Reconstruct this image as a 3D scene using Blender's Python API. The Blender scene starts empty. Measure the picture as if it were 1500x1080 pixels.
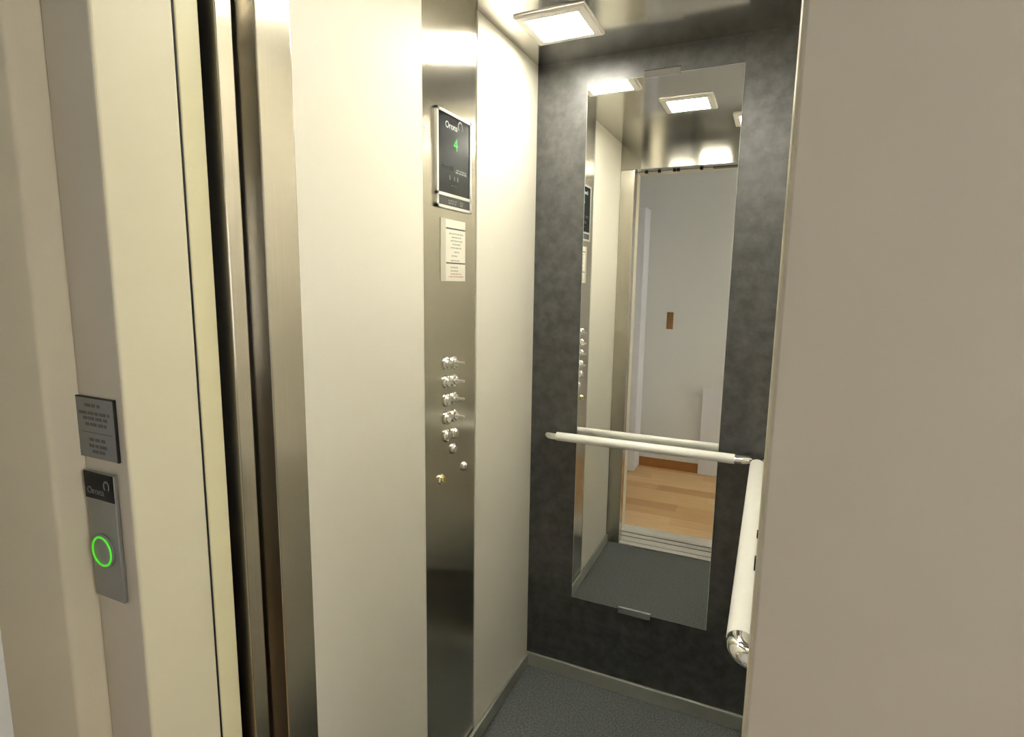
import bpy, bmesh, math, random
from mathutils import Vector, Matrix

# ------------------------------------------------------------------ camera, world, light
sc = bpy.context.scene
C = sc.collection
random.seed(4)

F_PX, YAW, PITCH, ROLL = 845.77, 0.44237, 0.14951, 0.01049
CAM = Vector((0.774, -1.9315, 1.4783))
cd = bpy.data.cameras.new('camera'); cam = bpy.data.objects.new('camera', cd); C.objects.link(cam)
cd.sensor_fit = 'HORIZONTAL'; cd.sensor_width = 36.0
cd.lens = F_PX / 1500 * 36
cd.shift_x = 22.04 / 1500; cd.shift_y = 1.24 / 1500
cd.clip_start = 0.02
fw = Vector((-math.sin(YAW) * math.cos(PITCH), math.cos(YAW) * math.cos(PITCH), -math.sin(PITCH)))
rt = Vector((math.cos(YAW), math.sin(YAW), 0)); up = rt.cross(fw)
r2 = math.cos(ROLL) * rt + math.sin(ROLL) * up
u2 = -math.sin(ROLL) * rt + math.cos(ROLL) * up
M = Matrix((r2, u2, -fw)).transposed().to_4x4(); M.translation = CAM
cam.matrix_world = M
sc.camera = cam

w = bpy.data.worlds.new('world'); sc.world = w; w.use_nodes = True
bg = w.node_tree.nodes['Background']
bg.inputs['Color'].default_value = (0.62, 0.78, 1.0, 1); bg.inputs['Strength'].default_value = 0.4

LAMP_STRENGTH = 28.5
DAYLIGHT_W = 40.0

vs = sc.view_settings
sc.display_settings.display_device = 'sRGB'
vs.view_transform = 'Standard'; vs.look = 'None'; vs.gamma = 1.0; vs.use_curve_mapping = False
vs.exposure = 0.0

# daylight lamp outside the unseen window added to light the landing
ld = bpy.data.lights.new('added_daylight', 'AREA'); ld.shape = 'RECTANGLE'; ld.size = 1.0; ld.size_y = 1.3
ld.energy = DAYLIGHT_W; ld.color = (1.0, 0.97, 0.93)
lo = bpy.data.objects.new('added_daylight', ld); C.objects.link(lo)
lo.location = (2.62, -2.14, 1.5); lo.rotation_euler = (0, math.radians(90), 0)

# ------------------------------------------------------------------ materials
def lin(c):
    c /= 255.0
    return c / 12.92 if c <= 0.04045 else ((c + 0.055) / 1.055) ** 2.4
def rgb(r, g, b): return (lin(r), lin(g), lin(b), 1)

MATS = {}
def mat(name, col, rough=0.5, metal=0.0, spec=0.5, noise=None, bump=0.0, bscale=200, aniso=0.0, axis='Z',
        emit=None, estr=0.0, coat=0.0, stretch=None):
    m = bpy.data.materials.new(name); m.use_nodes = True
    nt = m.node_tree; b = nt.nodes['Principled BSDF']
    b.inputs['Base Color'].default_value = col
    b.inputs['Roughness'].default_value = rough
    b.inputs['Metallic'].default_value = metal
    b.inputs['Specular IOR Level'].default_value = spec
    b.inputs['Coat Weight'].default_value = coat
    b.inputs['Coat Roughness'].default_value = 0.25
    if emit:
        b.inputs['Emission Color'].default_value = emit; b.inputs['Emission Strength'].default_value = estr
    tc = nt.nodes.new('ShaderNodeTexCoord')
    geo = nt.nodes.new('ShaderNodeNewGeometry')
    mp = nt.nodes.new('ShaderNodeMapping'); nt.links.new(geo.outputs['Position'], mp.inputs['Vector'])
    if stretch: mp.inputs['Scale'].default_value = stretch
    if noise:
        col2, scale, det, lo_, hi_ = noise
        n = nt.nodes.new('ShaderNodeTexNoise'); n.inputs['Scale'].default_value = scale
        n.inputs['Detail'].default_value = det; n.inputs['Roughness'].default_value = 0.65
        nt.links.new(mp.outputs['Vector'], n.inputs['Vector'])
        cr = nt.nodes.new('ShaderNodeValToRGB')
        cr.color_ramp.elements[0].position = lo_; cr.color_ramp.elements[0].color = col
        cr.color_ramp.elements[1].position = hi_; cr.color_ramp.elements[1].color = col2
        nt.links.new(n.outputs['Fac'], cr.inputs['Fac']); nt.links.new(cr.outputs['Color'], b.inputs['Base Color'])
    if bump:
        n2 = nt.nodes.new('ShaderNodeTexNoise'); n2.inputs['Scale'].default_value = bscale; n2.inputs['Detail'].default_value = 3
        nt.links.new(mp.outputs['Vector'], n2.inputs['Vector'])
        bn = nt.nodes.new('ShaderNodeBump'); bn.inputs['Strength'].default_value = bump; bn.inputs['Distance'].default_value = 0.002
        nt.links.new(n2.outputs['Fac'], bn.inputs['Height']); nt.links.new(bn.outputs['Normal'], b.inputs['Normal'])
    if aniso:
        b.inputs['Anisotropic'].default_value = aniso
        t = nt.nodes.new('ShaderNodeTangent'); t.direction_type = 'RADIAL'; t.axis = axis
        nt.links.new(t.outputs['Tangent'], b.inputs['Tangent'])
    MATS[name] = m
    return m

mat('white_panel', rgb(236, 232, 219), 0.45, spec=0.3, bump=0.02, bscale=60)
mat('white_edge', rgb(236, 235, 224), 0.3)
mat('dark_laminate', (0.011, 0.011, 0.0105, 1), 0.42, spec=0.9, noise=((0.066, 0.066, 0.064, 1), 22, 12, 0.38, 0.72))
mat('steel_vertical', (0.53, 0.50, 0.43, 1), 0.23, 1.0, aniso=0.88, axis='Z', noise=((0.60, 0.565, 0.49, 1), 6, 5, 0.35, 0.7), stretch=(160, 160, 0.6))
mat('steel_ceiling', (0.62, 0.60, 0.55, 1), 0.14, 1.0, noise=((0.66, 0.64, 0.59, 1), 5, 4, 0.3, 0.7), stretch=(120, 1, 1))
mat('steel_header', (0.5, 0.48, 0.43, 1), 0.16, 1.0, aniso=0.85, axis='X')
mat('satin_aluminium', (0.42, 0.42, 0.37, 1), 0.4, 0.5)
mat('sill_aluminium', (0.80, 0.78, 0.72, 1), 0.3, 0.8)
mat('chrome', (0.80, 0.80, 0.78, 1), 0.07, 1.0)
mat('button_steel', (0.78, 0.77, 0.72, 1), 0.2, 1.0)
mat('key_metal', (0.72, 0.69, 0.60, 1), 0.4, 0.4)
mat('brass', (0.72, 0.58, 0.18, 1), 0.2, 1.0)
mat('mirror_silver', (0.93, 0.94, 0.91, 1), 0.0, 1.0)
mat('mirror_edge', rgb(225, 232, 222), 0.15)
mat('rail_white', rgb(246, 245, 238), 0.3)
mat('vinyl_floor', rgb(70, 73, 73), 0.55, spec=0.35, noise=(rgb(114, 117, 114), 170, 5, 0.40, 0.66), bump=0.06, bscale=500)
mat('cream_paint', rgb(215, 208, 180), 0.4, bump=0.02, bscale=120)
mat('cream_door', rgb(222, 215, 176), 0.35)
mat('shaded_frame', rgb(198, 190, 173), 0.5, bump=0.03, bscale=160)  # landing face of the frame, away from the cabin light: shade in the colour
mat('landing_wall', rgb(208, 199, 174), 0.8, bump=0.12, bscale=220)
mat('far_wall', rgb(226, 226, 222), 0.8, bump=0.05, bscale=200)
mat('landing_white', rgb(228, 228, 230), 0.45)
mat('dark_shaft', (0.015, 0.014, 0.013, 1), 0.9)
mat('matte_black', (0.008, 0.008, 0.008, 1), 0.6)
mat('screen_black', (0.008, 0.009, 0.011, 1), 0.2, spec=0.12)
mat('strip_black', (0.03, 0.031, 0.028, 1), 0.35)
mat('silver_bezel', (0.80, 0.79, 0.76, 1), 0.3, 0.4)
mat('print_grey', rgb(120, 122, 118), 0.6)
mat('print_dim', rgb(52, 54, 52), 0.6)
mat('print_light', rgb(205, 208, 208), 0.5)
mat('paper_white', rgb(236, 232, 218), 0.6)
mat('paper_margin', rgb(196, 192, 174), 0.6)
mat('ink_faint', rgb(176, 176, 164), 0.7)
mat('ink_dark', rgb(70, 72, 66), 0.7)
mat('ink_red', rgb(206, 178, 168), 0.7)
mat('call_metal', (0.30, 0.305, 0.29, 1), 0.42, 0.75)
mat('plaque_metal', (0.25, 0.26, 0.255, 1), 0.4, 0.7)
mat('plaque_ink', (0.09, 0.095, 0.09, 1), 0.6)
mat('green_digit', (0.02, 0.3, 0.03, 1), 0.4, emit=(0.06, 0.9, 0.10, 1), estr=0.08)
mat('green_ring', (0.05, 0.5, 0.02, 1), 0.3, emit=(0.10, 0.95, 0.03, 1), estr=0.5)
mat('lamp_frame', rgb(226, 222, 216), 0.35)
mat('lamp_diffuser', (0.9, 0.9, 0.88, 1), 0.5, emit=(1.0, 0.96, 0.86, 1), estr=LAMP_STRENGTH)
mat('switch_brown', rgb(150, 112, 62), 0.4)
mat('skirting_wood', rgb(158, 106, 56), 0.45, noise=(rgb(136, 88, 44), 6, 5, 0.4, 0.7), stretch=(1, 8, 18))
mat('outside', (0.6, 0.75, 1, 1), 0.5)
for i, (a, b_) in enumerate([((204, 168, 118), (188, 150, 100)), ((196, 158, 106), (178, 138, 88)), ((212, 178, 130), (198, 160, 112)), ((182, 142, 88), (166, 126, 74))]):
    mat('oak_%d' % i, rgb(*a), 0.42, noise=(rgb(*b_), 5, 6, 0.35, 0.7), stretch=(1.2, 16, 1), bump=0.02, bscale=40)
gm = bpy.data.materials.new('window_glass'); gm.use_nodes = True
gb = gm.node_tree.nodes['Principled BSDF']; gb.inputs['Transmission Weight'].default_value = 1.0
gb.inputs['Roughness'].default_value = 0.0; gb.inputs['IOR'].default_value = 1.1
MATS['window_glass'] = gm

# ------------------------------------------------------------------ helpers
def bmbox(bm, x0, x1, y0, y1, z0, z1, bev=0.0, seg=2):
    r = bmesh.ops.create_cube(bm, size=1.0)
    vs_ = r['verts']
    for v in vs_:
        v.co = Vector((x0 + (v.co.x + .5) * (x1 - x0), y0 + (v.co.y + .5) * (y1 - y0), z0 + (v.co.z + .5) * (z1 - z0)))
    if bev:
        es = list({e for v in vs_ for e in v.link_edges})
        bmesh.ops.bevel(bm, geom=es, offset=bev, segments=seg, profile=0.5, affect='EDGES')

def link(name, bm, m, parent=None, origin=None, smooth=False):
    me = bpy.data.meshes.new(name)
    bmesh.ops.recalc_face_normals(bm, faces=bm.faces)
    if origin is not None:
        bmesh.ops.translate(bm, verts=bm.verts, vec=-Vector(origin))
    bm.to_mesh(me); bm.free()
    for mm in (m if isinstance(m, (list, tuple)) else [m]): me.materials.append(MATS[mm])
    if smooth:
        for p in me.polygons: p.use_smooth = True
        me.set_sharp_from_angle(angle=math.radians(35))
    o = bpy.data.objects.new(name, me); C.objects.link(o)
    if origin is not None: o.location = origin
    if parent is not None:
        o.parent = parent
        # all vertices are given in world coordinates: undo the parents' offset
        off = Vector(); p = parent
        while p is not None: off += p.location; p = p.parent
        o.location = (Vector(origin) if origin is not None else Vector()) - off
    return o

def box(name, x0, x1, y0, y1, z0, z1, m, parent=None, bev=0.0, seg=2):
    bm = bmesh.new(); bmbox(bm, x0, x1, y0, y1, z0, z1, bev, seg)
    c = None if parent is not None else ((x0 + x1) / 2, (y0 + y1) / 2, z0)
    return link(name, bm, m, parent, c)

def boxes(name, lst, m, parent=None):
    bm = bmesh.new()
    for b in lst: bmbox(bm, *b)
    return link(name, bm, m, parent)

def tag(o, label, cat, group=None, kind=None):
    o['label'] = label; o['category'] = cat
    if group: o['group'] = group
    if kind: o['kind'] = kind
    return o
def struct(o, label, cat): return tag(o, label, cat, kind='structure')
def thing(name, loc, label, cat, group=None):
    o = bpy.data.objects.new(name, None); C.objects.link(o); o.location = loc; o.empty_display_size = 0.05
    return tag(o, label, cat, group)

def sweep(name, pts, a, b, m, parent=None, n=20, taper=None, caps=True):
    """tube along a horizontal path: half width a (sideways), half height b (z)"""
    bm = bmesh.new(); rings = []
    pts = [Vector(p) for p in pts]
    for i, p in enumerate(pts):
        t = (pts[min(i + 1, len(pts) - 1)] - pts[max(i - 1, 0)]).normalized()
        s = t.cross(Vector((0, 0, 1))).normalized()
        k = taper[i] if taper else 1.0
        rings.append([bm.verts.new(p + s * a * k * math.cos(2 * math.pi * j / n) + Vector((0, 0, b * k * math.sin(2 * math.pi * j / n)))) for j in range(n)])
    for r0, r1 in zip(rings, rings[1:]):
        for j in range(n): bm.faces.new((r0[j], r0[(j + 1) % n], r1[(j + 1) % n], r1[j]))
    if caps: bm.faces.new(rings[0]); bm.faces.new(rings[-1])
    return link(name, bm, m, parent, smooth=True)

def lathe(name, centre, axis, prof, m, parent=None, n=24):
    """profile (radius, height) turned about axis through centre"""
    bm = bmesh.new(); ax = Vector(axis).normalized()
    e1 = ax.orthogonal().normalized(); e2 = ax.cross(e1); c = Vector(centre); rings = []
    for r, h in prof:
        rings.append([bm.verts.new(c + ax * h + (e1 * math.cos(2 * math.pi * j / n) + e2 * math.sin(2 * math.pi * j / n)) * max(r, 1e-5)) for j in range(n)])
    for r0, r1 in zip(rings, rings[1:]):
        for j in range(n): bm.faces.new((r0[j], r0[(j + 1) % n], r1[(j + 1) % n], r1[j]))
    bm.faces.new(rings[0]); bm.faces.new(rings[-1])
    return link(name, bm, m, parent, smooth=True)

def torus(name, centre, axis, R, r, m, parent=None, n=32, k=10):
    bm = bmesh.new(); ax = Vector(axis).normalized(); e1 = ax.orthogonal().normalized(); e2 = ax.cross(e1); c = Vector(centre)
    V = [[bm.verts.new(c + (e1 * math.cos(2 * math.pi * i / n) + e2 * math.sin(2 * math.pi * i / n)) * (R + r * math.cos(2 * math.pi * j / k)) + ax * r * math.sin(2 * math.pi * j / k)) for j in range(k)] for i in range(n)]
    for i in range(n):
        for j in range(k): bm.faces.new((V[i][j], V[(i + 1) % n][j], V[(i + 1) % n][(j + 1) % k], V[i][(j + 1) % k]))
    return link(name, bm, m, parent, smooth=True)

def text(name, s, size, m, parent, origin, right, upv, depth=0.0006):
    cu = bpy.data.curves.new(name, 'FONT'); cu.body = s; cu.size = size; cu.align_x = 'CENTER'; cu.align_y = 'CENTER'
    cu.extrude = depth / 2; cu.resolution_u = 3
    tmp = bpy.data.objects.new(name, cu); C.objects.link(tmp)
    dg = bpy.context.evaluated_depsgraph_get(); me = bpy.data.meshes.new_from_object(tmp.evaluated_get(dg))
    bpy.data.objects.remove(tmp); 
    R_, U_ = Vector(right), Vector(upv); N_ = R_.cross(U_)
    mm = Matrix((R_, U_, N_)).transposed().to_4x4(); mm.translation = Vector(origin)
    me.transform(mm); me.materials.clear(); me.materials.append(MATS[m])
    o = bpy.data.objects.new(name, me); C.objects.link(o); o.parent = parent
    off = Vector(); p = parent
    while p is not None: off += p.location; p = p.parent
    o.location = -off
    return o

def profile_x(name, prof, x0, x1, m, parent=None):
    """extrude a closed (y, z) outline along x"""
    bm = bmesh.new()
    A = [bm.verts.new((x0, y, z)) for y, z in prof]; B = [bm.verts.new((x1, y, z)) for y, z in prof]
    n = len(prof)
    for i in range(n): bm.faces.new((A[i], A[(i + 1) % n], B[(i + 1) % n], B[i]))
    bm.faces.new(A); bm.faces.new(B)
    ys = [p[0] for p in prof]
    o = link(name, bm, m, parent, None if parent else ((x0 + x1) / 2, sum(ys) / n, 0))
    return o

# ------------------------------------------------------------------ dimensions
W, H = 0.826, 2.2           # cabin width, height
YF = -1.208                 # inner face of the cabin front
S1, S2 = -0.723, -0.447     # control column
XL, XR = 0.045, 0.777       # landing frame opening
YJ = -1.49                  # face of the landing frame
YW = -1.53                  # face of the landing wall
YB = -2.75                  # far landing wall
LX = -0.232                 # landing wall with the white door

# ------------------------------------------------------------------ cabin shell
struct(box('floor', 0, W, -1.22, 0, -0.03, 0, 'vinyl_floor'), 'speckled dark grey vinyl floor of the lift cabin', 'floor')
struct(box('wall_back', 0, W, 0, 0.02, 0, H, 'dark_laminate'), 'mottled dark charcoal laminate wall behind the mirror', 'wall')
wl = struct(box('wall_left', -0.03, -0.004, -1.205, 0, 0, H, 'dark_shaft'), 'lift cabin side wall of white panels around the steel control column', 'wall')
box('panel', -0.003, 0.002, S2 + 0.002, -0.0005, 0, H, 'white_panel', wl, 0.0008, 1)
box('panel', -0.003, 0.002, -1.205, S1 - 0.002, 0, H, 'white_panel', wl, 0.0008, 1)
box('edge_strip', -0.003, 0.0028, S1 - 0.0045, S1 - 0.0015, 0, H, 'white_edge', wl)
box('edge_strip', -0.003, 0.0028, S2 + 0.0015, S2 + 0.0035, 0, H, 'white_edge', wl)
wr = struct(box('wall_right', W, W + 0.03, -1.205, 0, 0, H, 'white_panel'), 'white cabin side wall that carries the lengthwise handrail', 'wall')
struct(box('ceiling', 0, W, -1.277, 0.0, H, H + 0.02, 'steel_ceiling'), 'polished stainless steel cabin ceiling with square lights', 'ceiling')

wf = bpy.data.objects.new('wall_front', None); C.objects.link(wf); wf.location = (W / 2, YF, 0)
struct(wf, 'stainless steel cabin front with slim posts and header around the doorway', 'wall')
box('front_post', -0.03, 0.075, -1.277, YF, 0.005, 2.066, 'steel_vertical', wf, 0.002)
box('front_post', W - 0.036, W + 0.03, -1.277, YF, 0.005, 2.066, 'steel_vertical', wf, 0.002)
box('header', -0.03, W + 0.03, -1.277, YF, 2.0665, H, 'steel_header', wf)
hk = box('door_track', -0.03, W + 0.03, -1.372, -1.282, 2.0785, H, 'strip_black', wf)
for x in (0.118, 0.185, 0.262, 0.281, 0.395):
    box('bolt', x - 0.0075, x + 0.0075, -1.30, -1.285, 2.058, 2.0785, 'matte_black', hk)
box('recess_shade', 0.45, 0.80, -1.33, -1.283, 2.064, 2.078, 'strip_black', hk)  # dark block put in for the shade of a deeper recess

# baseboards
struct(box('baseboard_back', 0.0, W, -0.012, -0.0005, 0.0, 0.052, 'satin_aluminium', bev=0.0015), 'grey metal baseboard below the dark mirror wall', 'baseboard')
struct(box('baseboard_left', 0.003, 0.013, -1.204, -0.0125, 0.0, 0.052, 'satin_aluminium', bev=0.0015), 'grey metal baseboard below the white panels and control column', 'baseboard')
struct(box('baseboard_right', W - 0.012, W - 0.0005, -1.204, -0.0125, 0.0, 0.052, 'satin_aluminium', bev=0.0015), 'grey metal baseboard below the wall with the lengthwise handrail', 'baseboard')

# sills with running grooves
def sill(y0, y1, grooves, zt, hollow=False):
    p = [(y1 - 0.018, -0.03), (y1 - 0.018, zt - 0.002), (y1, zt - 0.002), (y1, zt)] if hollow else [(y1, -0.03), (y1, zt)]
    for a, b in grooves: p += [(b, zt), (b, zt - 0.02), (a, zt - 0.02), (a, zt)]
    return p + [(y0, zt), (y0, -0.03)]
s1_ = struct(profile_x('trim_1', sill(-1.379, -1.2205, [(-1.268, -1.262), (-1.336, -1.326), (-1.358, -1.355)], 0.0045), -0.03, W + 0.03, 'sill_aluminium'),
       'grooved aluminium door sill at the edge of the cabin floor', 'sill')
for a, b in ((-1.268, -1.262), (-1.336, -1.326), (-1.358, -1.355)):
    box('groove_dark', -0.03, W + 0.03, a + 0.0002, b - 0.0002, -0.015, 0.0033, 'matte_black', s1_)  # black strips put in for the dark and dirt in the grooves
struct(profile_x('trim_2', sill(-1.498, -1.393, [(-1.412, -1.408)], 0.0045, True), XL, XR, 'sill_aluminium'),
       'plain aluminium threshold between wooden floor and cabin sill', 'sill')

# ------------------------------------------------------------------ landing frame, doors
lf = bpy.data.objects.new('trim_3', None); C.objects.link(lf); lf.location = (XL, YJ, 0)
struct(lf, 'cream painted door frame around the lift doorway', 'door frame')
def jamb(x0, x1, inner):
    """box jamb: opening side cream, landing face greyer, its shade put into the colour"""
    bm = bmesh.new(); bmbox(bm, x0, x1, YJ, -1.3835, 0.0, 2.2, 0.004, 3)
    o = link('jamb', bm, ['shaded_frame', 'cream_paint'], lf)
    for p in o.data.polygons:
        if p.normal.x * inner > 0.7: p.material_index = 1
    return o
jamb(-0.05, XL, 1); jr = jamb(XR, 0.96, -1)
for z, h, d in ((1.236, 0.0055, 0.0012), (1.263, 0.0025, 0.0010)):
    box('door_stop', XR - d, XR, -1.405, -1.398, z - h, z + h, 'matte_black', jr)
hd = box('frame_head', XL, XR, YJ, -1.3835, 2.082, 2.2, 'cream_paint', lf)

cdoor = thing('lift_door', (0.0, -1.317, 0.006), 'brushed stainless sliding door leaf slid open beside the cabin post', 'door')
box('leaf', -0.60, 0.060, -1.332, -1.304, 0.012, 2.062, 'steel_vertical', cdoor, 0.002)
box('rear_leaf', -0.60, 0.034, -1.3005, -1.281, 0.012, 2.062, 'steel_vertical', cdoor, 0.001)
box('guide_shoe', -0.2, 0.05, -1.334, -1.328, -0.012, 0.012, 'matte_black', cdoor)
ldoor = thing('landing_door', (0.0, -1.368, 0.006), 'cream painted sliding door leaf standing open behind the door frame', 'door')
box('leaf', -0.60, 0.0455, -1.3812, -1.3462, 0.006, 2.078, 'cream_door', ldoor, 0.002)
box('gap_shade', -0.60, 0.0437, -1.3833, -1.3812, 0.006, 2.078, 'matte_black', ldoor)  # black strip put in as the shade of the gap at the jamb
box('back_sheet', -0.60, 0.042, -1.3462, -1.3452, 0.006, 2.078, 'matte_black', ldoor)  # thin black sheet over the back face of the leaf

# ------------------------------------------------------------------ landing shell
HL = 2.5
bm = bmesh.new(); bmbox(bm, -0.66, -0.05, YW, -1.392, 0, HL, 0.007, 3)
struct(link('wall_landing_left', bm, 'landing_wall', None, (-0.35, YW, 0), smooth=True), 'rough cream plaster wall beside the call button frame', 'wall')
struct(box('wall_landing_right', 0.96, 2.4, YW + 0.04, -1.392, 0, HL, 'landing_wall'), 'cream plaster landing wall past the lift frame', 'wall')
struct(box('wall_landing_above', -0.05, 0.96, YW + 0.041, -1.392, 2.2005, HL, 'landing_wall'), 'cream plaster wall above the lift frame', 'wall')
struct(box('wall_landing_far', LX - 0.1, 2.4, YB - 0.1, YB, -0.03, HL, 'far_wall'), 'pale landing wall with switch and wooden skirting, seen in the mirror', 'wall')
struct(box('wall_landing_side', LX - 0.1, LX, YB, YW, -0.03, HL, 'far_wall'), 'pale landing side wall around the white door', 'wall')
struct(box('ceiling_landing', LX - 0.1, 2.5, YB - 0.1, -1.392, HL, HL + 0.1, 'far_wall'), 'plain pale landing ceiling', 'ceiling')
# right-hand wall, with a window added out of view for daylight
ww = bpy.data.objects.new('wall_landing_window', None); C.objects.link(ww); ww.location = (2.4, -2.14, 0)
struct(ww, 'pale landing wall around the added window', 'wall')
box('wall_piece', 2.4, 2.5, YB - 0.1, -1.392, -0.03, 0.85, 'far_wall', ww)
box('wall_piece', 2.4, 2.5, YB - 0.1, -1.392, 2.15, HL, 'far_wall', ww)
box('wall_piece', 2.4, 2.5, YB - 0.1, -2.64, 0.85, 2.15, 'far_wall', ww)
box('wall_piece', 2.4, 2.5, -1.64, -1.392, 0.85, 2.15, 'far_wall', ww)
wn = bpy.data.objects.new('added_window', None); C.objects.link(wn); wn.location = (2.45, -2.14, 0.85)
struct(wn, 'added white framed landing window, out of view, letting in daylight', 'window')
boxes('window_frame', [(2.43, 2.47, -2.64, -2.59, 0.85, 2.15), (2.43, 2.47, -1.69, -1.64, 0.85, 2.15), (2.43, 2.47, -2.59, -1.69, 0.85, 0.9),
                       (2.43, 2.47, -2.59, -1.69, 2.10, 2.15), (2.43, 2.47, -2.16, -2.12, 0.9, 2.10)], 'landing_white', wn)
for y0, y1 in ((-2.59, -2.16), (-2.12, -1.69)): box('pane', 2.448, 2.452, y0, y1, 0.9, 2.10, 'window_glass', wn)

# wooden floor, every plank a piece of its own
fl = struct(box('floor_landing', LX, 2.4, YB, -1.392, -0.06, -0.012, 'dark_shaft'), 'warm oak plank floor of the landing', 'floor')
PW = 0.119; y = -1.4985; row = 0
lens = [[0.18, 1.25], [0.52, 1.4], [0.9], [0.327 + 0.2, 1.3], [0.06, 0.95, 1.7], [0.7, 1.6], [0.34, 1.1], [0.85, 1.9], [0.25, 1.3], [0.62, 1.5], [1.0]]
while y > YB + 0.005:
    y2 = max(y - PW, YB)
    cuts = [0.0] + [c for c in lens[row % len(lens)]] + [2.6]
    for k, (a, b) in enumerate(zip(cuts, cuts[1:])):
        tone = [0, 2, 1, 3, 2, 0, 1, 2, 0, 2, 1][row % 11]
        if k % 2: tone = (tone + 2) % 4
        box('plank', LX + a + 0.0006, LX + b - 0.0006, y2 + 0.0006, y - 0.0006, -0.012, 0, 'oak_%d' % tone, fl)
    y = y2; row += 1

# white door on the landing side wall
dr = bpy.data.objects.new('door_1', None); C.objects.link(dr); dr.location = (LX, -2.2, 0)
struct(dr, 'white landing door with casing, seen in the mirror', 'door')
box('door_leaf', LX + 0.001, LX + 0.012, -2.545, -1.72, 0.002, 2.0, 'landing_white', dr)
box('door_casing', LX + 0.001, -0.13, -2.7485, -2.548, 0.001, 2.045, 'landing_white', dr, 0.003)
box('door_casing', LX + 0.001, LX + 0.025, -2.547, -1.66, 2.002, 2.045, 'landing_white', dr)
box('door_casing', LX + 0.001, LX + 0.025, -1.718, -1.66, 0.001, 2.0, 'landing_white', dr)

tag(box('skirting_board', -0.128, 0.331, YB + 0.0005, YB + 0.014, 0.0005, 0.075, 'skirting_wood', bev=0.002), 'warm brown wooden skirting board on the landing floor', 'skirting')
lc = thing('access_panel', (0.56, YB + 0.012, 0.0), 'low white panel standing against the landing wall past the skirting', 'panel')
box('panel_body', 0.339, 0.796, YB + 0.0005, YB + 0.0145, 0.001, 0.681, 'print_grey', lc)
box('panel_front', 0.335, 0.80, YB + 0.014, YB + 0.026, 0.001, 0.685, 'landing_white', lc, 0.0015)
sw = thing('light_switch', (0.056, YB + 0.005, 1.13), 'brown upright switch plate on the pale landing wall', 'switch')
box('plate', 0.032, 0.081, YB + 0.0005, YB + 0.009, 1.13, 1.262, 'switch_brown', sw, 0.002)
box('rocker', 0.042, 0.071, YB + 0.009, YB + 0.013, 1.165, 1.228, 'switch_brown', sw, 0.0015)

# hoistway behind the doors
struct(box('wall_shaft_left', -0.70, -0.66, -1.392, 0.12, -0.2, 2.5, 'dark_shaft'), 'dark lift shaft wall behind the control column', 'wall')
struct(box('wall_shaft_right', 1.5, 1.54, -1.392, 0.12, -0.2, 2.5, 'dark_shaft'), 'dark lift shaft wall behind the lengthwise handrail', 'wall')
struct(box('wall_shaft_back', -0.70, 1.54, 0.12, 0.16, -0.2, 2.5, 'dark_shaft'), 'dark lift shaft wall behind the mirror', 'wall')
struct(box('ceiling_shaft', -0.70, 1.54, -1.392, 0.16, 2.5, 2.54, 'dark_shaft'), 'dark top of the lift shaft', 'ceiling')
struct(box('floor_shaft', -0.70, 1.54, -1.392, 0.16, -0.24, -0.2, 'dark_shaft'), 'dark bottom of the lift shaft', 'floor')

# ------------------------------------------------------------------ ceiling lights
def square_light(cx, cy, label):
    t = thing('ceiling_light', (cx, cy, H - 0.008), label, 'ceiling light', 'square lights in the cabin ceiling')
    o, i = 0.101, 0.076; zt, zb = H - 0.0005, H - 0.008
    bm = bmesh.new()
    def loop(s, z): return [bm.verts.new((cx + sx * s, cy + sy * s, z)) for sx, sy in ((-1, -1), (1, -1), (1, 1), (-1, 1))]
    L = [loop(o, zt), loop(o, zb + 0.003), loop(o - 0.004, zb), loop(i, zb - 0.001), loop(i, zb + 0.004)]
    for a, b in zip(L, L[1:]):
        for k in range(4): bm.faces.new((a[k], a[(k + 1) % 4], b[(k + 1) % 4], b[k]))
    link('frame', bm, 'lamp_frame', t)
    bm = bmesh.new(); bm.faces.new([bm.verts.new((cx + sx * i, cy + sy * i, zb + 0.0005)) for sx, sy in ((-1, -1), (-1, 1), (1, 1), (1, -1))])
    bmesh.ops.solidify(bm, geom=bm.faces[:], thickness=-0.003)
    link('diffuser', bm, 'lamp_diffuser', t)
    return t
square_light(0.174, -0.272, 'glowing square ceiling light in the corner of control column and mirror wall')
square_light(0.410, -0.626, 'glowing square ceiling light in the middle of the cabin ceiling')
square_light(0.662, -0.955, 'glowing square ceiling light by the cabin door header')

# ------------------------------------------------------------------ mirror
mr = thing('wall_mirror', (0.4145, -0.003, 0.3254), 'tall frameless mirror on the dark laminate wall', 'mirror')
bm = bmesh.new(); bmbox(bm, 0.178, 0.651, -0.006, -0.0005, 0.3254, 2.1185, 0.0012, 1)
o = link('pane', bm, ['mirror_edge', 'mirror_silver'], mr)
for p in o.data.polygons:
    if p.normal.y < -0.95: p.material_index = 1
for z0, z1, x0, x1 in ((0.310, 0.334, 0.352, 0.466), (2.112, 2.134, 0.361, 0.470)):
    cl = boxes('clip', [(x0, x1, -0.0105, -0.0065, z0, z1), (x0, x1, -0.0105, -0.0005, z0 - 0.0005 if z0 < 1 else z1 - 0.002, z0 + 0.0025 if z0 < 1 else z1 + 0.0005)], 'chrome', mr)

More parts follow.
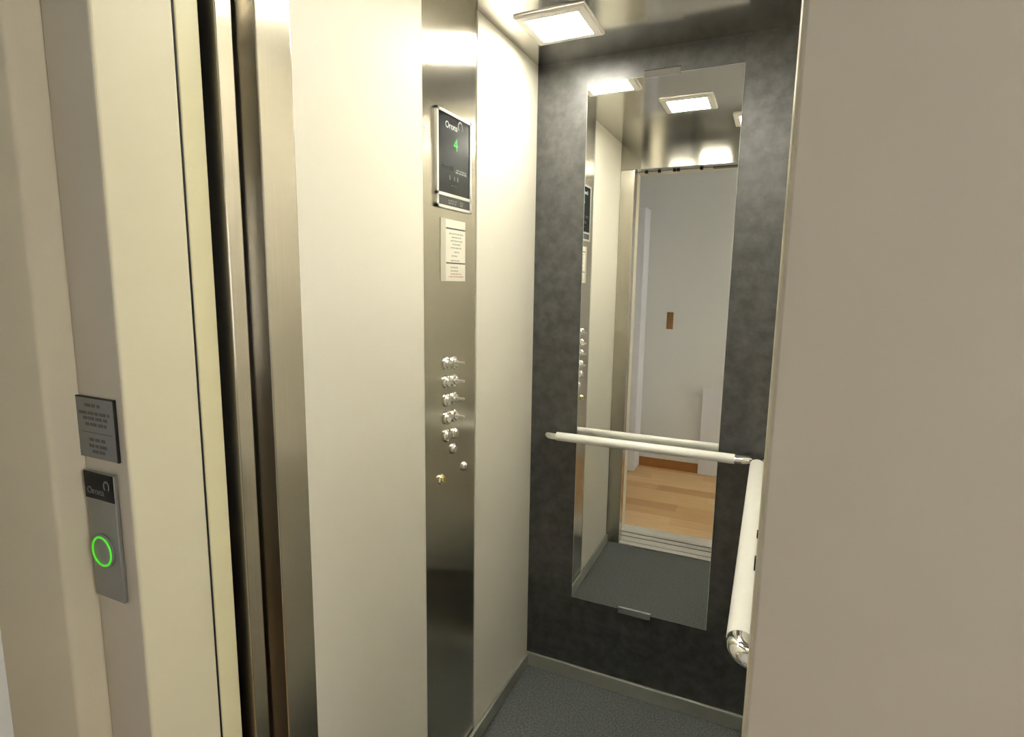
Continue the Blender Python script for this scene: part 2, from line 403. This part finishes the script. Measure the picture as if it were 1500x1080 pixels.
# ------------------------------------------------------------------ handrails
def arc(cx, cy, r, a0, a1, z, n=8):
    return [(cx + r * math.cos(math.radians(a0 + (a1 - a0) * i / n)), cy + r * math.sin(math.radians(a0 + (a1 - a0) * i / n)), z) for i in range(n + 1)]
ZR = 0.946
hr = thing('handrail', (0.41, -0.03, ZR), 'white tubular handrail across the front of the mirror', 'handrail', 'cabin handrails')
yr = -0.058; R0 = 0.017
sweep('rail_tube', [(0.122 + 0.58 * i / 6, yr, ZR) for i in range(7)], 0.0185, 0.0152, 'rail_white', hr)
pl = [(0.1235, yr, ZR)] + [(0.108, yr, ZR)] + arc(0.108, yr + R0, R0, 270, 180, ZR) + [(0.108 - R0, -0.0005, ZR)]
sweep('end_bracket', pl, 0.0172, 0.0142, 'chrome', hr)
pr = [(0.7005, yr, ZR)] + [(0.722, yr, ZR)] + arc(0.722, yr + R0, R0, 270, 360, ZR) + [(0.722 + R0, -0.0005, ZR)]
sweep('end_bracket', pr, 0.0172, 0.0142, 'chrome', hr)

hr = thing('handrail', (0.79, -0.55, ZR), 'white tubular handrail running lengthwise along the cabin side wall', 'handrail', 'cabin handrails')
xr = 0.767
sweep('rail_tube', [(xr, -0.088 - 0.957 * i / 8, ZR) for i in range(9)], 0.0205, 0.0165, 'rail_white', hr)
sweep('end_bracket', [(xr, -1.043, ZR), (xr, -1.056, ZR)] + [(xr + 0.028 - 0.028 * math.cos(math.radians(a)), -1.056 - 0.028 * math.sin(math.radians(a)), ZR) for a in range(10, 91, 10)] + [(W - 0.0005, -1.084, ZR)],
      0.0198, 0.0162, 'chrome', hr)
sweep('end_bracket', [(xr, -0.09, ZR), (xr, -0.082, ZR)] + [(xr + 0.028 - 0.028 * math.cos(math.radians(a)), -0.082 + 0.028 * math.sin(math.radians(a)), ZR) for a in range(10, 91, 10)] + [(W - 0.0005, -0.054, ZR)],
      0.0185, 0.0152, 'chrome', hr)
box('wall_strip', W - 0.004, W - 0.0005, -1.0, -0.1, ZR - 0.02, ZR + 0.02, 'white_edge', hr)
lathe('bracket', (W - 0.0005, -0.55, ZR), (-1, 0, 0), [(0.016, 0), (0.016, 0.004), (0.008, 0.006), (0.008, W - xr - 0.012)], 'chrome', hr)

# ------------------------------------------------------------------ control column
cp = thing('control_column', (0, (S1 + S2) / 2, 0), 'full height brushed steel control column set between white cabin panels', 'control panel')
box('face_plate', -0.0035, 0.0, S1, S2, 0, H, 'steel_vertical', cp)
# floor indicator
iy0, iy1, iz0, iz1 = -0.667, -0.486, 1.664, 1.901
ind = bpy.data.objects.new('floor_indicator', None); C.objects.link(ind); ind.parent = cp
ind.location = Vector((0.0, -0.5765, iz0)) - cp.location
t_ = 0.0085
boxes('bezel', [(0, 0.007, iy0, iy0 + t_, iz0, iz1), (0, 0.007, iy1 - t_, iy1, iz0, iz1), (0, 0.007, iy0, iy1, iz0, iz0 + 0.007), (0, 0.007, iy0, iy1, iz1 - 0.0075, iz1),
                (0, 0.007, iy0, iy1, 1.694, 1.7015)], 'silver_bezel', ind)
scn = box('screen', 0, 0.0045, iy0 + t_, iy1 - t_, 1.7015, iz1 - 0.0075, 'screen_black', ind)
box('capacity_strip', 0, 0.0045, iy0 + t_, iy1 - t_, iz0 + 0.007, 1.694, 'strip_black', ind)
RY, UZ = (0, 1, 0), (0, 0, 1)
text('logo_lettering', 'Orona', 0.023, 'print_light', ind, (0.0048, -0.592, 1.868), RY, UZ)
bm = bmesh.new()
for i in range(15):      # open loop emblem
    a0, a1 = math.radians(-50 + 280 * i / 15), math.radians(-50 + 280 * (i + 1) / 15)
    q = []
    for a, r in ((a0, 1), (a1, 1), (a1, 0.68), (a0, 0.68)):
        q.append(bm.verts.new((0.0052, -0.5465 + 0.0125 * r * math.cos(a), 1.8755 + 0.0145 * r * math.sin(a))))
    bm.faces.new(q)
bmesh.ops.remove_doubles(bm, verts=bm.verts, dist=1e-5)
bmesh.ops.solidify(bm, geom=bm.faces[:], thickness=0.0006)
link('logo_emblem', bm, 'print_grey', ind)
text('floor_digit', '4', 0.046, 'green_digit', ind, (0.0048, -0.570, 1.826), RY, UZ)
# print too blurred to read: rows of word-length marks
def words(name, rows, m, parent, x, ya, yb, hgt, thick=0.0005, seed=1, plane='x'):
    rnd = random.Random(seed); lst = []
    for z, f0, f1 in rows:
        y_ = ya + (yb - ya) * f0; end = ya + (yb - ya) * f1
        while y_ < end - 0.002:
            l = min(rnd.uniform(0.006, 0.017), end - y_)
            if plane == 'x': lst.append((x, x + thick, y_, y_ + l, z - hgt / 2, z + hgt / 2))
            else: lst.append((y_, y_ + l, x - thick, x, z - hgt / 2, z + hgt / 2))
            y_ += l + rnd.uniform(0.0025, 0.004)
    return boxes(name, lst, m, parent)
words('small_print', [(1.7655, 0.55, 0.85), (1.7595, 0.53, 0.87)], 'print_grey', ind, 0.0045, iy0, iy1, 0.004, seed=2)
words('small_print', [(1.770, 0.16, 0.46), (1.764, 0.18, 0.48), (1.724, 0.4, 0.62)], 'print_dim', ind, 0.0045, iy0, iy1, 0.004, seed=3)
boxes('small_print', [(0.0045, 0.005, y_, y_ + 0.006, 1.737, 1.748) for y_ in (-0.603, -0.580, -0.563)], 'print_grey', ind)
words('small_print', [(1.685, 0.32, 0.56), (1.6785, 0.32, 0.56), (1.685, 0.66, 0.76), (1.6785, 0.66, 0.76)], 'print_grey', ind, 0.0045, iy0, iy1, 0.0045, seed=4)
# notice under the indicator
no = bpy.data.objects.new('notice', None); C.objects.link(no); no.parent = cp; no.location = Vector((0, -0.576, 1.48)) - cp.location
box('backing', 0, 0.0015, -0.641, -0.512, 1.480, 1.640, 'paper_margin', no)
box('sheet', 0.0015, 0.0021, -0.617, -0.5125, 1.4805, 1.638, 'paper_white', no)
words('print', [(1.603, .1, .9), (1.594, .25, .8), (1.585, .2, .85), (1.576, .3, .75), (1.567, .2, .8), (1.556, .4, .7), (1.546, .25, .6), (1.534, .2, .7), (1.516, .2, .6), (1.507, .2, .6)],
      'ink_faint', no, 0.0021, -0.610, -0.518, 0.0035, seed=6)
words('print', [(1.499, .2, .8), (1.492, .1, .9)], 'ink_red', no, 0.0021, -0.612, -0.516, 0.004, seed=7)
boxes('rule', [(0.0021, 0.0026, -0.616, -0.514, 1.614, 1.6175), (0.0021, 0.0026, -0.616, -0.514, 1.5255, 1.529)], 'ink_dark', no)

BTN = [(0.019, 0), (0.019, 0.003), (0.0175, 0.006), (0.0150, 0.0075), (0.0138, 0.0055), (0.0135, 0.0055)]
def push_button(y_, z, s=1.0):
    b = bpy.data.objects.new('push_button', None); C.objects.link(b); b.parent = cp; b.location = Vector((0, y_, z)) - cp.location
    lathe('collar', (0, y_, z), (1, 0, 0), [(r * s, h) for r, h in BTN], 'button_steel', b)
    lathe('cap', (0, y_, z), (1, 0, 0), [(0.0128 * s, 0.004), (0.0128 * s, 0.008), (0.0115 * s, 0.0098), (0.0, 0.0102)], 'button_steel', b)
    return b
def key_switch(y_, z, key=True):
    b = bpy.data.objects.new('key_switch', None); C.objects.link(b); b.parent = cp; b.location = Vector((0, y_, z)) - cp.location
    lathe('collar', (0, y_, z), (1, 0, 0), [(0.0175, 0), (0.0175, 0.003), (0.0155, 0.0055), (0.0115, 0.0065), (0.011, 0.010), (0.0098, 0.011), (0.0, 0.011)], 'button_steel', b)
    if key:
        box('key', 0.0105, 0.034, y_ - 0.0035, y_ + 0.0035, z - 0.0032, z + 0.0032, 'key_metal', b, 0.0012)
    return b
for i in range(4):
    z = 1.262 - 0.0492 * i
    push_button(-0.613, z); key_switch(-0.574, z - 0.001)
push_button(-0.613, 1.066); push_button(-0.572, 1.063, 0.88)
push_button(-0.580, 1.021, 0.82)
lathe('push_button', (0, -0.517, 0.952), (1, 0, 0), [(0.0135, 0), (0.0135, 0.004), (0.011, 0.0085), (0.006, 0.011), (0, 0.0115)], 'button_steel', cp)
lk = bpy.data.objects.new('lock', None); C.objects.link(lk); lk.parent = cp; lk.location = Vector((0, -0.643, 0.952)) - cp.location
lathe('collar', (0, -0.643, 0.952), (1, 0, 0), [(0.0145, 0), (0.0145, 0.003), (0.012, 0.005), (0.0105, 0.005)], 'button_steel', lk)
lathe('cylinder', (0, -0.643, 0.952), (1, 0, 0), [(0.0100, 0.002), (0.0100, 0.009), (0.0085, 0.0105), (0, 0.0108)], 'brass', lk)['label'] = 'brass lock cylinder'
boxes('keyhole', [(0.0106, 0.0112, -0.6438, -0.6422, 0.947, 0.957)], 'matte_black', lk)

# ------------------------------------------------------------------ landing call panel and plaque
RX = (1, 0, 0)
ca = thing('call_panel', (-0.011, YJ, 1.047), 'slim grey metal call panel with green lit ring button on the frame', 'call panel')
yc = YJ - 0.006
box('body', -0.042, 0.020, yc, YJ - 0.0003, 1.047, 1.225, 'call_metal', ca, 0.001)
box('name_plate', -0.0415, 0.0195, yc - 0.0012, yc, 1.188, 1.2245, 'screen_black', ca)
text('logo_lettering', 'Orona', 0.0135, 'print_grey', ca, (-0.018, yc - 0.0015, 1.199), RX, UZ)
bm = bmesh.new()
for i in range(15):
    a0, a1 = math.radians(-50 + 280 * i / 15), math.radians(-50 + 280 * (i + 1) / 15)
    bm.faces.new([bm.verts.new((0.006 + 0.0065 * r * math.cos(a), yc - 0.0015, 1.209 + 0.0075 * r * math.sin(a))) for a, r in ((a0, 1), (a1, 1), (a1, 0.7), (a0, 0.7))])
bmesh.ops.remove_doubles(bm, verts=bm.verts, dist=1e-5)
bmesh.ops.solidify(bm, geom=bm.faces[:], thickness=0.0005)
link('logo_emblem', bm, 'print_grey', ca)
cb = bpy.data.objects.new('call_button', None); C.objects.link(cb); cb.parent = ca
bc = Vector((-0.0135, yc, 1.116)); cb.location = bc - ca.location
lathe('collar', bc, (0, -1, 0), [(0.0235, 0), (0.0235, 0.0015), (0.0222, 0.003), (0.0195, 0.003)], 'call_metal', cb, 36)
torus('light_ring', bc + Vector((0, -0.0032, 0)), (0, 1, 0), 0.0198, 0.0015, 'green_ring', cb, 40)['label'] = 'glowing green ring'
lathe('cap', bc, (0, -1, 0), [(0.0182, 0), (0.0182, 0.0028), (0.017, 0.0036), (0, 0.0038)], 'call_metal', cb, 36)

pq = thing('notice_plaque', (-0.013, YJ, 1.243), 'small square grey metal plaque with dark lettering above the call panel', 'plaque')
box('plate', -0.056, 0.030, YJ - 0.0035, YJ - 0.0003, 1.243, 1.325, 'plaque_metal', pq, 0.0006)
boxes('edge', [(0.0290, 0.0308, YJ - 0.0038, YJ - 0.0003, 1.243, 1.325), (-0.056, 0.0308, YJ - 0.0038, YJ - 0.0003, 1.3240, 1.3255)], 'matte_black', pq)
words('print', [(1.3145, .28, .68), (1.304, .1, .92), (1.297, .2, .85), (1.289, .25, .82), (1.2685, .32, .75), (1.260, .3, .78), (1.2525, .38, .72)],
      'plaque_ink', pq, YJ - 0.0035, -0.052, 0.026, 0.0042, seed=9, plane='y')
boxes('rule', [(-0.042, 0.022, YJ - 0.0038, YJ - 0.0034, 1.2775, 1.2785)], 'plaque_ink', pq)
